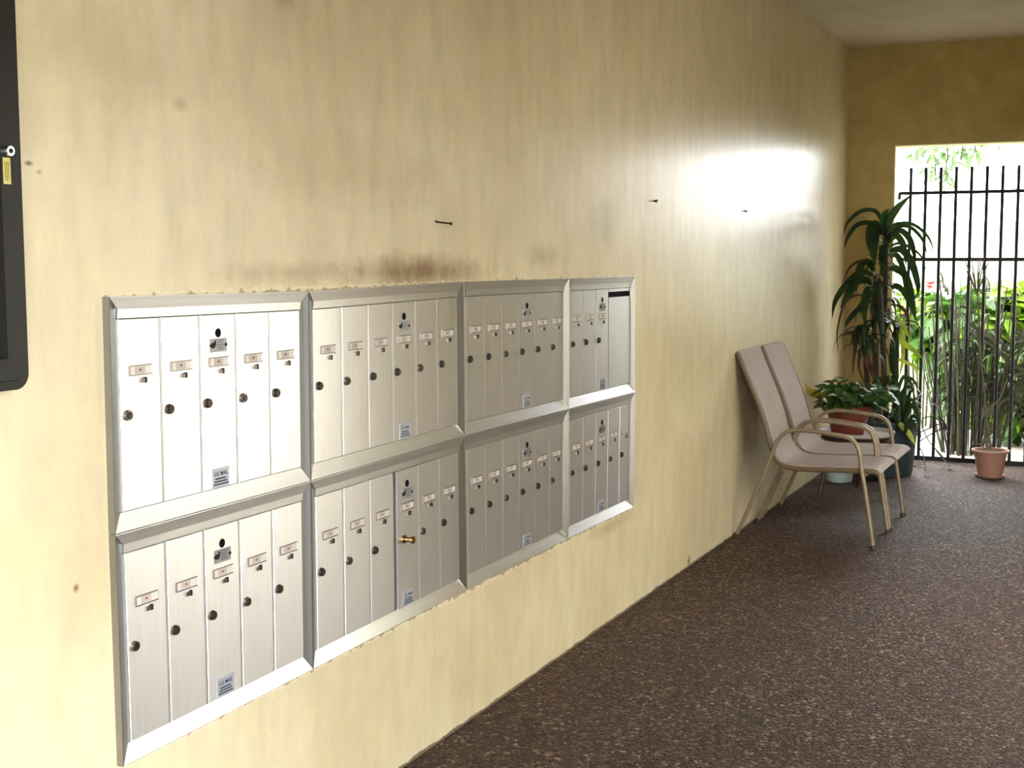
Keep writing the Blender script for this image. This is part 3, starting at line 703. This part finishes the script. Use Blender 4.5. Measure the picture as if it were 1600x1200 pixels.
for P in ([(1408, 668), (1416, 672), (1424, 684), (1430, 696)], [(1404, 662), (1410, 666), (1418, 676)]):
    ribbon(dr, [W(x, y, 9.03) for x, y in P], .035, 'yleaf', 'arching_leaf')

# stool with tray, and the red pot of pothos
SC = Vector((.335, 8.50, 0))
st = thing('plant_stand', SC, 'dark wooden plant stand with splayed legs behind the far chair', 'stool')
bm = NB(); lathe(bm, [(0, .325), (.205, .325), (.215, .333), (.215, .35), (.205, .357), (0, .357)], SC, 36); wpart(st, 'top', bm, 'darkwood')
for fx, fy in ((.155, 8.30), (.56, 8.30), (.33, 8.66), (.50, 8.66)):
    d = Vector((fx, fy, 0)); t_ = Vector((SC.x+(fx-SC.x)*.72, SC.y+(fy-SC.y)*.72, .33)); bm = NB(); tube(bm, [d, d.lerp(t_, .5), t_], [.010, .014, .016], 8); wpart(st, 'leg', bm, 'darkwood')
bm = NB(); lathe(bm, [(0, .357), (.20, .357), (.232, .372), (.236, .392), (.228, .392), (.215, .372), (0, .366)], Vector((SC.x+.005, SC.y, 0)), 40)
tag(obj('round_tray', bm, 'whiteplastic', smooth=True), 'round white plastic tray on the dark plant stand, under the red pot', 'tray')
PC = Vector((.285, 8.50, .367))
po = thing('potted_pothos', PC, 'leafy green pothos in a brick-red pot standing on the white tray', 'plant')
bm = NB(); lathe(bm, [(0, 0), (.098, 0), (.102, .012), (.128, .135), (.134, .137), (.140, .185), (.128, .185), (.122, .16), (0, .155)], PC, 36); wpart(po, 'pot', bm, 'redpot')
bm = NB(); lathe(bm, [(0, .162), (.124, .162), (.124, .155), (0, .155)], PC, 24); wpart(po, 'soil', bm, 'soil')
LP = [broad_mesh(.085, .065, 'pothos'), broad_mesh(.065, .055, 'pothos'), broad_mesh(.075, .06, 'mid')]
for k in range(210):
    a = random.uniform(0, 2*math.pi); rr = random.uniform(.0, .20)*(1 if math.cos(a) < .2 else 1.25); hgt = .17+.20*random.random()*(1-.4*rr/.2)
    p = PC+Vector((rr*math.cos(a), rr*math.sin(a), hgt))
    if p.x < .02: p.x = .03
    put_leaf(po, random.choice(LP), p, a+random.uniform(-.7, .7), random.uniform(-.7, .5), random.uniform(-.6, .6), random.uniform(.7, 1.1))
for k in range(16):
    a = 2*math.pi*k/16; bm = NB(); q = PC+Vector((0, 0, .16)); e = PC+Vector((.13*math.cos(a), .13*math.sin(a), .27))
    tube(bm, smoothline([q, q.lerp(e, .5)+Vector((0, 0, .03)), e], 3), .0025, 5); wpart(po, 'stem', bm, 'mid')
for k in range(22):   # the part that spills towards the gate
    p = Vector(W(random.uniform(1355, 1392), random.uniform(600, 632), random.uniform(8.45, 8.65)))
    put_leaf(po, random.choice(LP), p, random.uniform(-1.4, .8), random.uniform(-.8, .3), random.uniform(-.5, .5), random.uniform(.8, 1.15))
o = ribbon(po, [W(1287, 622, 8.45), W(1276, 616, 8.42), W(1266, 612, 8.4), W(1258, 600, 8.4)], .055, 'yellowleaf'); o['label'] = 'yellowed leaf'
o = ribbon(po, [W(1280, 618, 8.4), W(1283, 628, 8.4), W(1282, 636, 8.4)], .03, 'dryleaf'); o['label'] = 'withered brown leaf'
# frosted bucket on the floor
BC = Vector((.17, 8.86, 0)); bk = thing('bucket', BC, 'small frosted white plastic bucket on the floor under the plant stand', 'bucket')
bm = NB(); lathe(bm, [(0, 0), (.078, 0), (.084, .008), (.094, .17), (.099, .172), (.099, .185), (.091, .185), (.080, .012), (0, .01)], BC, 30); wpart(bk, 'tub', bm, 'greywhite')
bm = NB(); tube(bm, smoothline([BC+Vector((-.098, 0, .176)), BC+Vector((-.07, -.05, .14)), BC+Vector((0, -.102, .12)), BC+Vector((.07, -.05, .14)), BC+Vector((.098, 0, .176))], 4), .0025, 6); wpart(bk, 'handle', bm, 'chrome')
# small dark nursery pot between stand and gate
NC = Vector((.335, 8.975, 0)); nb = thing('nursery_pot', NC, 'black plastic nursery pot on the floor between the plant stand and the large dark pot', 'pot')
bm = NB(); lathe(bm, [(0, 0), (.066, 0), (.070, .01), (.084, .20), (.089, .205), (.089, .225), (.080, .225), (.070, .03), (0, .03)], NC, 30); wpart(nb, 'pot_body', bm, 'frameblack')
bm = NB(); lathe(bm, [(0, .19), (.079, .19), (.078, .17), (0, .17)], NC, 24); wpart(nb, 'soil', bm, 'soil')

# terracotta pot with two bare stems
TC = Vector((1.065, 9.44, 0)); tp = thing('potted_bare_stems', TC, 'ribbed terracotta pot with saucer and two bare grey stems in front of the gate', 'plant')
bm = NB(); lathe(bm, [(0, 0), (.084, 0), (.098, .012), (.098, .02), (.082, .016), (0, .014)], TC, 36); wpart(tp, 'saucer', bm, 'terracotta')
bm = NB(); lathe(bm, [(0, .016), (.078, .016), (.090, .08), (.103, .16), (.106, .170), (.124, .172), (.124, .186), (.108, .186), (.100, .165), (0, .16)], TC, 48, rib=.0022); wpart(tp, 'pot', bm, 'terracotta')
bm = NB(); lathe(bm, [(0, .172), (.100, .172), (.100, .16), (0, .16)], TC, 24); wpart(tp, 'soil', bm, 'soil')
for P, r in ((((1548, 702), (1545, 680), (1541, 650), (1538, 610), (1533, 560), (1530, 500), (1527, 462)), .009), (((1545, 702), (1540, 688), (1539, 665), (1546, 640), (1562, 624), (1571, 600), (1574, 592)), .008), (((1540, 702), (1534, 696), (1524, 692)), .004)):
    bm = NB(); L_ = smoothline([W(x, y, 9.44) for x, y in P], 4); tube(bm, L_, [r*(1-.5*i/len(L_)) for i in range(len(L_))], 8); wpart(tp, 'stem', bm, 'bark')
# spiky tuft on top of the long stem
tipP = Vector(W(1527, 462, 9.44))
for x, y in ((1500, 388), (1514, 384), (1529, 382), (1540, 392), (1552, 388), (1515, 410), (1504, 412), (1547, 402), (1534, 386), (1552, 450)):
    ribbon(tp, [tipP, tipP.lerp(Vector(W(x, y, 9.42)), .5)+Vector((0, 0, .01)), W(x, y, 9.40)], .009, 'bark')

# ------------------------------------------------------------------ the gate
GY = BACK_Y+.19
gt = thing('iron_gate', (.9, GY, 0), 'black iron bar gate filling the opening in the far wall', 'gate')
def gbox(name, lo, hi):
    bm = NB(); box(bm, lo, hi, 0, .002); return wpart(gt, name, bm, 'iron', False)
sp_ = .1042; xb = at(1424, 262, 1, GY).x
k = 0
while xb+k*sp_ < GX1-.03:
    x = xb+k*sp_; gbox('bar', (x-.0108, GY-.0108, .02), (x+.0108, GY+.0108, 2.125)); k += 1
for z, h in ((1.945, .012), (1.468, .013), (.02, .017)):
    x0 = GX0+.012
    gbox('rail', (x0, GY-.011, z-h), (GX1-.01, GY+.011, z+h))
gbox('bracket', (GX0+.008, GY-.012, 1.90), (GX0+.024, GY+.012, 1.95)); gbox('bracket', (GX0+.008, GY-.012, .01), (GX0+.024, GY+.012, .05))

# ------------------------------------------------------------------ outside
def foliage(root, centre, rad, n, meshes, nm='leaf', inst=260, low=.15):
    for k in range(min(n, inst)):
        th, ph = random.uniform(0, 2*math.pi), math.acos(random.uniform(-1, 1)); r = random.uniform(.55, 1)**.6
        p = Vector(centre)+Vector((rad[0]*r*math.sin(ph)*math.cos(th), rad[1]*r*math.sin(ph)*math.sin(th), rad[2]*r*math.cos(ph)))
        p.z = max(p.z, low)
        put_leaf(root, random.choice(meshes), p, random.uniform(0, 6.28), random.uniform(-.9, .5), random.uniform(-.7, .7), random.uniform(.7, 1.3), nm)
LS = [broad_mesh(.22, .15, 'lime'), broad_mesh(.18, .13, 'lime'), broad_mesh(.16, .11, 'mid')]
LM = [broad_mesh(.21, .14, 'mid'), broad_mesh(.19, .13, 'mid'), broad_mesh(.17, .12, 'lime')]
def shrub(c, rad, n, ms, label, stems=9, flowers=()):
    s = thing('leafy_shrub', (c[0], c[1], -.02), label, 'shrub', 'shrubs outside the gate')
    foliage(s, c, rad, n, ms)
    for k in range(stems):
        a = 2*math.pi*k/stems; b0 = Vector((c[0]+.10*math.cos(a), c[1]+.10*math.sin(a), -.03)); e = Vector((c[0]+rad[0]*.6*math.cos(a), c[1]+rad[1]*.6*math.sin(a), c[2]+rad[2]*.4))
        bm = NB(); tube(bm, smoothline([b0, b0.lerp(e, .5)+Vector((0, 0, .08)), e], 3), .009, 6); wpart(s, 'stem', bm, 'twig')
    LFm = broad_mesh(.07, .06, 'flower')
    for x, y, z in flowers:
        for k in range(7): put_leaf(s, LFm, (x+random.uniform(-.03, .03), y, z+random.uniform(-.04, .04)), k*.9, .6, 0, 1, 'petal')
    return s
def ctr(px, py, Y): q = at(px, py, 1, Y); return (q.x, q.y, q.z)
shrub(ctr(1445, 505, 12.1), (.33, .35, .28), 170, LS, 'lime-green shrub outside the gate, just right of the tall corn plant', flowers=[ctr(1413, 488, 11.9), ctr(1452, 450, 12.0)])
shrub(ctr(1492, 520, 11.9), (.30, .35, .36), 190, LM, 'mid-green shrub outside the gate, left of the reed clump')
shrub(ctr(1560, 500, 12.2), (.40, .35, .36), 220, LS, 'lime-green shrub outside the gate, behind the bare stems of the terracotta pot')
shrub(ctr(1640, 500, 12.4), (.45, .35, .40), 200, LS, 'lime-green shrub outside the gate, cut by the right edge of the photo')
shrub(ctr(1545, 600, 11.7), (.45, .3, .36), 200, LM, 'dark mid-green shrub outside the gate, low behind the reed clump')
shrub(ctr(1600, 640, 11.3), (.40, .3, .30), 200, LM, 'dark mid-green shrub outside the gate, low behind the palm fronds', stems=7)
# reed / cane clump
rc = at(1510, 715, 1, 10.55); rd = thing('cane_clump', (rc.x, 10.6, -.02), 'clump of thin upright grey-green canes just outside the gate', 'plant')
for k in range(64):
    a = random.uniform(0, 6.28); b0 = Vector((rc.x+random.uniform(-.20, .22), 10.6+random.uniform(-.12, .16), -.02)); h = random.uniform(.7, 1.42)
    e = b0+Vector(((b0.x-rc.x)*.9+random.uniform(-.1, .1), random.uniform(-.1, .1), h))
    bm = NB(); r_ = random.uniform(.005, .011); P_ = smoothline([b0, b0.lerp(e, .5)+Vector((random.uniform(-.02, .02), 0, 0)), e], 3); tube(bm, P_, [r_*(1-.5*i/len(P_)) for i in range(len(P_))], 6)
    wpart(rd, 'cane', bm, random.choice(('reed', 'twig', 'reed', 'reed')))
LR = [strap_mesh(.26, .022, .9, 2.0, 'reed'), strap_mesh(.22, .02, .6, 2.0, 'mid'), strap_mesh(.3, .024, 1.1, 1.6, 'reed')]
for k in range(120):
    put_leaf(rd, random.choice(LR), (rc.x+random.uniform(-.25, .25), 10.6+random.uniform(-.15, .15), random.uniform(.2, 1.25)), random.uniform(0, 6.28), random.uniform(-.4, .6), 0, random.uniform(.7, 1.1))
# palm with grey fronds at the right
pc = at(1640, 712, 1, 10.6); pm = thing('areca_palm', (pc.x, 10.65, -.02), 'low palm with greyish arching fronds outside the gate, at the right edge', 'plant')
for k in range(26):
    az = math.radians(random.uniform(95, 265) if k < 18 else random.uniform(-80, 80)); hgt = random.uniform(.45, .95); ln = random.uniform(.35, .75)
    b0 = Vector((pc.x+random.uniform(-.08, .08), 10.65+random.uniform(-.08, .08), -.02)); d = Vector((math.cos(az), math.sin(az)*.5, 0))
    P_ = smoothline([b0, b0+d*ln*.25+Vector((0, 0, hgt*.6)), b0+d*ln*.65+Vector((0, 0, hgt)), b0+d*ln+Vector((0, 0, hgt*.85))], 5)
    bm = NB(); tube(bm, P_, [.007*(1-.7*i/len(P_)) for i in range(len(P_))], 5)
    s_ = d.cross(Vector((0, 0, 1))).normalized()
    for i in range(6, len(P_)-1):
        for sg in (-1, 1):
            for q in (0, .5):
                o_ = P_[i].lerp(P_[i+1], q); t = (P_[i+1]-P_[i]).normalized(); e = o_+(t*.7+s_*sg*.6+Vector((0, 0, -.25))).normalized()*.20
                wv = Vector((0, 0, .007)); vs = [bm.verts.new(v) for v in (o_-wv, o_+wv, o_.lerp(e, .6)+wv*1.3, e, o_.lerp(e, .6)-wv)]; bm.faces.new(vs)
    wpart(pm, 'frond', bm, 'palm', False)
# dry twigs and fallen leaves by the threshold
tw = thing('dry_twigs', W(1462, 690, 9.9), 'tangle of thin dry twigs leaning on the foot of the gate', 'twigs')
for P in (((1436, 676), (1455, 668), (1470, 662), (1480, 668)), ((1436, 690), (1460, 675), (1478, 665), (1466, 650)), ((1443, 668), (1441, 656), (1452, 651), (1466, 656), (1474, 672)), ((1462, 703), (1472, 715), (1484, 728)), ((1437, 700), (1443, 712), (1447, 738)), ((1442, 670), (1452, 690), (1475, 716)), ((1466, 652), (1476, 662), (1480, 684))):
    bm = NB(); tube(bm, smoothline([W(x, y, 9.74-.012*(i % 2)-(.25 if y > 720 else 0)) for i, (x, y) in enumerate(P)], 4), .0042, 5); wpart(tw, 'twig', bm, 'twig')
def fallen(px, py, L, az, lab):
    p = at(px, py, 2, .004); o = bpy.data.objects.new('fallen_leaf', strap_mesh(L, .03, .25, .5, 'dryleaf', 6)); link(o); o.location = p; o.rotation_euler = (0, 0, az)
    tag(o, lab, 'leaf', 'fallen leaves on the threshold')
fallen(1412, 726, .16, .1, 'dry brown leaf on the floor beside the large dark pot')
fallen(1427, 728, .13, .15, 'dry brown leaf on the floor at the foot of the gate, left of the twigs')
fallen(1446, 744, .07, -1.0, 'small dark curled leaf on the floor in front of the gate')
fallen(1500, 727, .15, .2, 'dry brown leaf at the gate, just left of the terracotta pot')
fallen(1482, 733, .07, -.9, 'small dark leaf tip below the gate twigs')
# overhanging tree
tr = thing('overhanging_tree', (-.6, 15.2, -.03), 'pale green tree outside whose leafy branches hang into the top of the gate opening', 'tree')
bm = NB(); tube(bm, smoothline([(-.6, 15.2, -.05), (-.55, 15.1, 1.2), (-.5, 15.0, 2.6), (-.1, 14.8, 3.6)], 4), .09, 10); wpart(tr, 'trunk', bm, 'bark')
LT = [broad_mesh(.13, .045, 'treeleaf'), broad_mesh(.11, .05, 'treeleaf')]
for P in (((1425, 190), (1440, 225), (1443, 248)), ((1470, 180), (1480, 228), (1478, 262), (1470, 285)), ((1500, 185), (1505, 230), (1500, 250)), ((1530, 190), (1524, 225), (1522, 240)), ((1455, 190), (1460, 240), (1462, 280)), ((1550, 195), (1545, 225))):
    L_ = smoothline([(-.1, 14.8, 3.6)]+[W(x, y, 14.2) for x, y in P], 4); bm = NB(); tube(bm, L_, .008, 5); wpart(tr, 'branch', bm, 'twig')
    for q in L_[6:]:
        for j in range(5): put_leaf(tr, random.choice(LT), q+Vector((random.uniform(-.12, .12), random.uniform(-.1, .1), random.uniform(-.06, .06))), random.uniform(0, 6.28), random.uniform(-1.2, .1), random.uniform(-.5, .5), random.uniform(.7, 1.1))
# unseen block, added to hold sky light back from the side openings
nbk = thing('sky_blocking_building', (4.9, 9, -.02), 'unseen white stucco building with overhanging roof, added to block sky from the side openings', 'building')
bm = NB(); box(bm, (4.9, 1.8, -.02), (9, 15, 4.5)); wpart(nbk, 'wall', bm, 'stucco', False)
bm = NB(); box(bm, (4.5, 1.6, 4.5), (9.2, 15.2, 4.8)); wpart(nbk, 'roof', bm, 'roof', False)
# pale building across the lawn
hb = thing('pale_building', (-2, 30, -.03), 'pale building far across the lawn, bleached by the daylight', 'building')
bm = NB(); box(bm, (-12, 30, -.03), (10, 36, 2.0)); wpart(hb, 'wall', bm, 'stucco', False)
bm = NB(); box(bm, (-12.4, 29.6, 2.0), (10.4, 36.4, 2.2)); wpart(hb, 'roof', bm, 'roof', False)
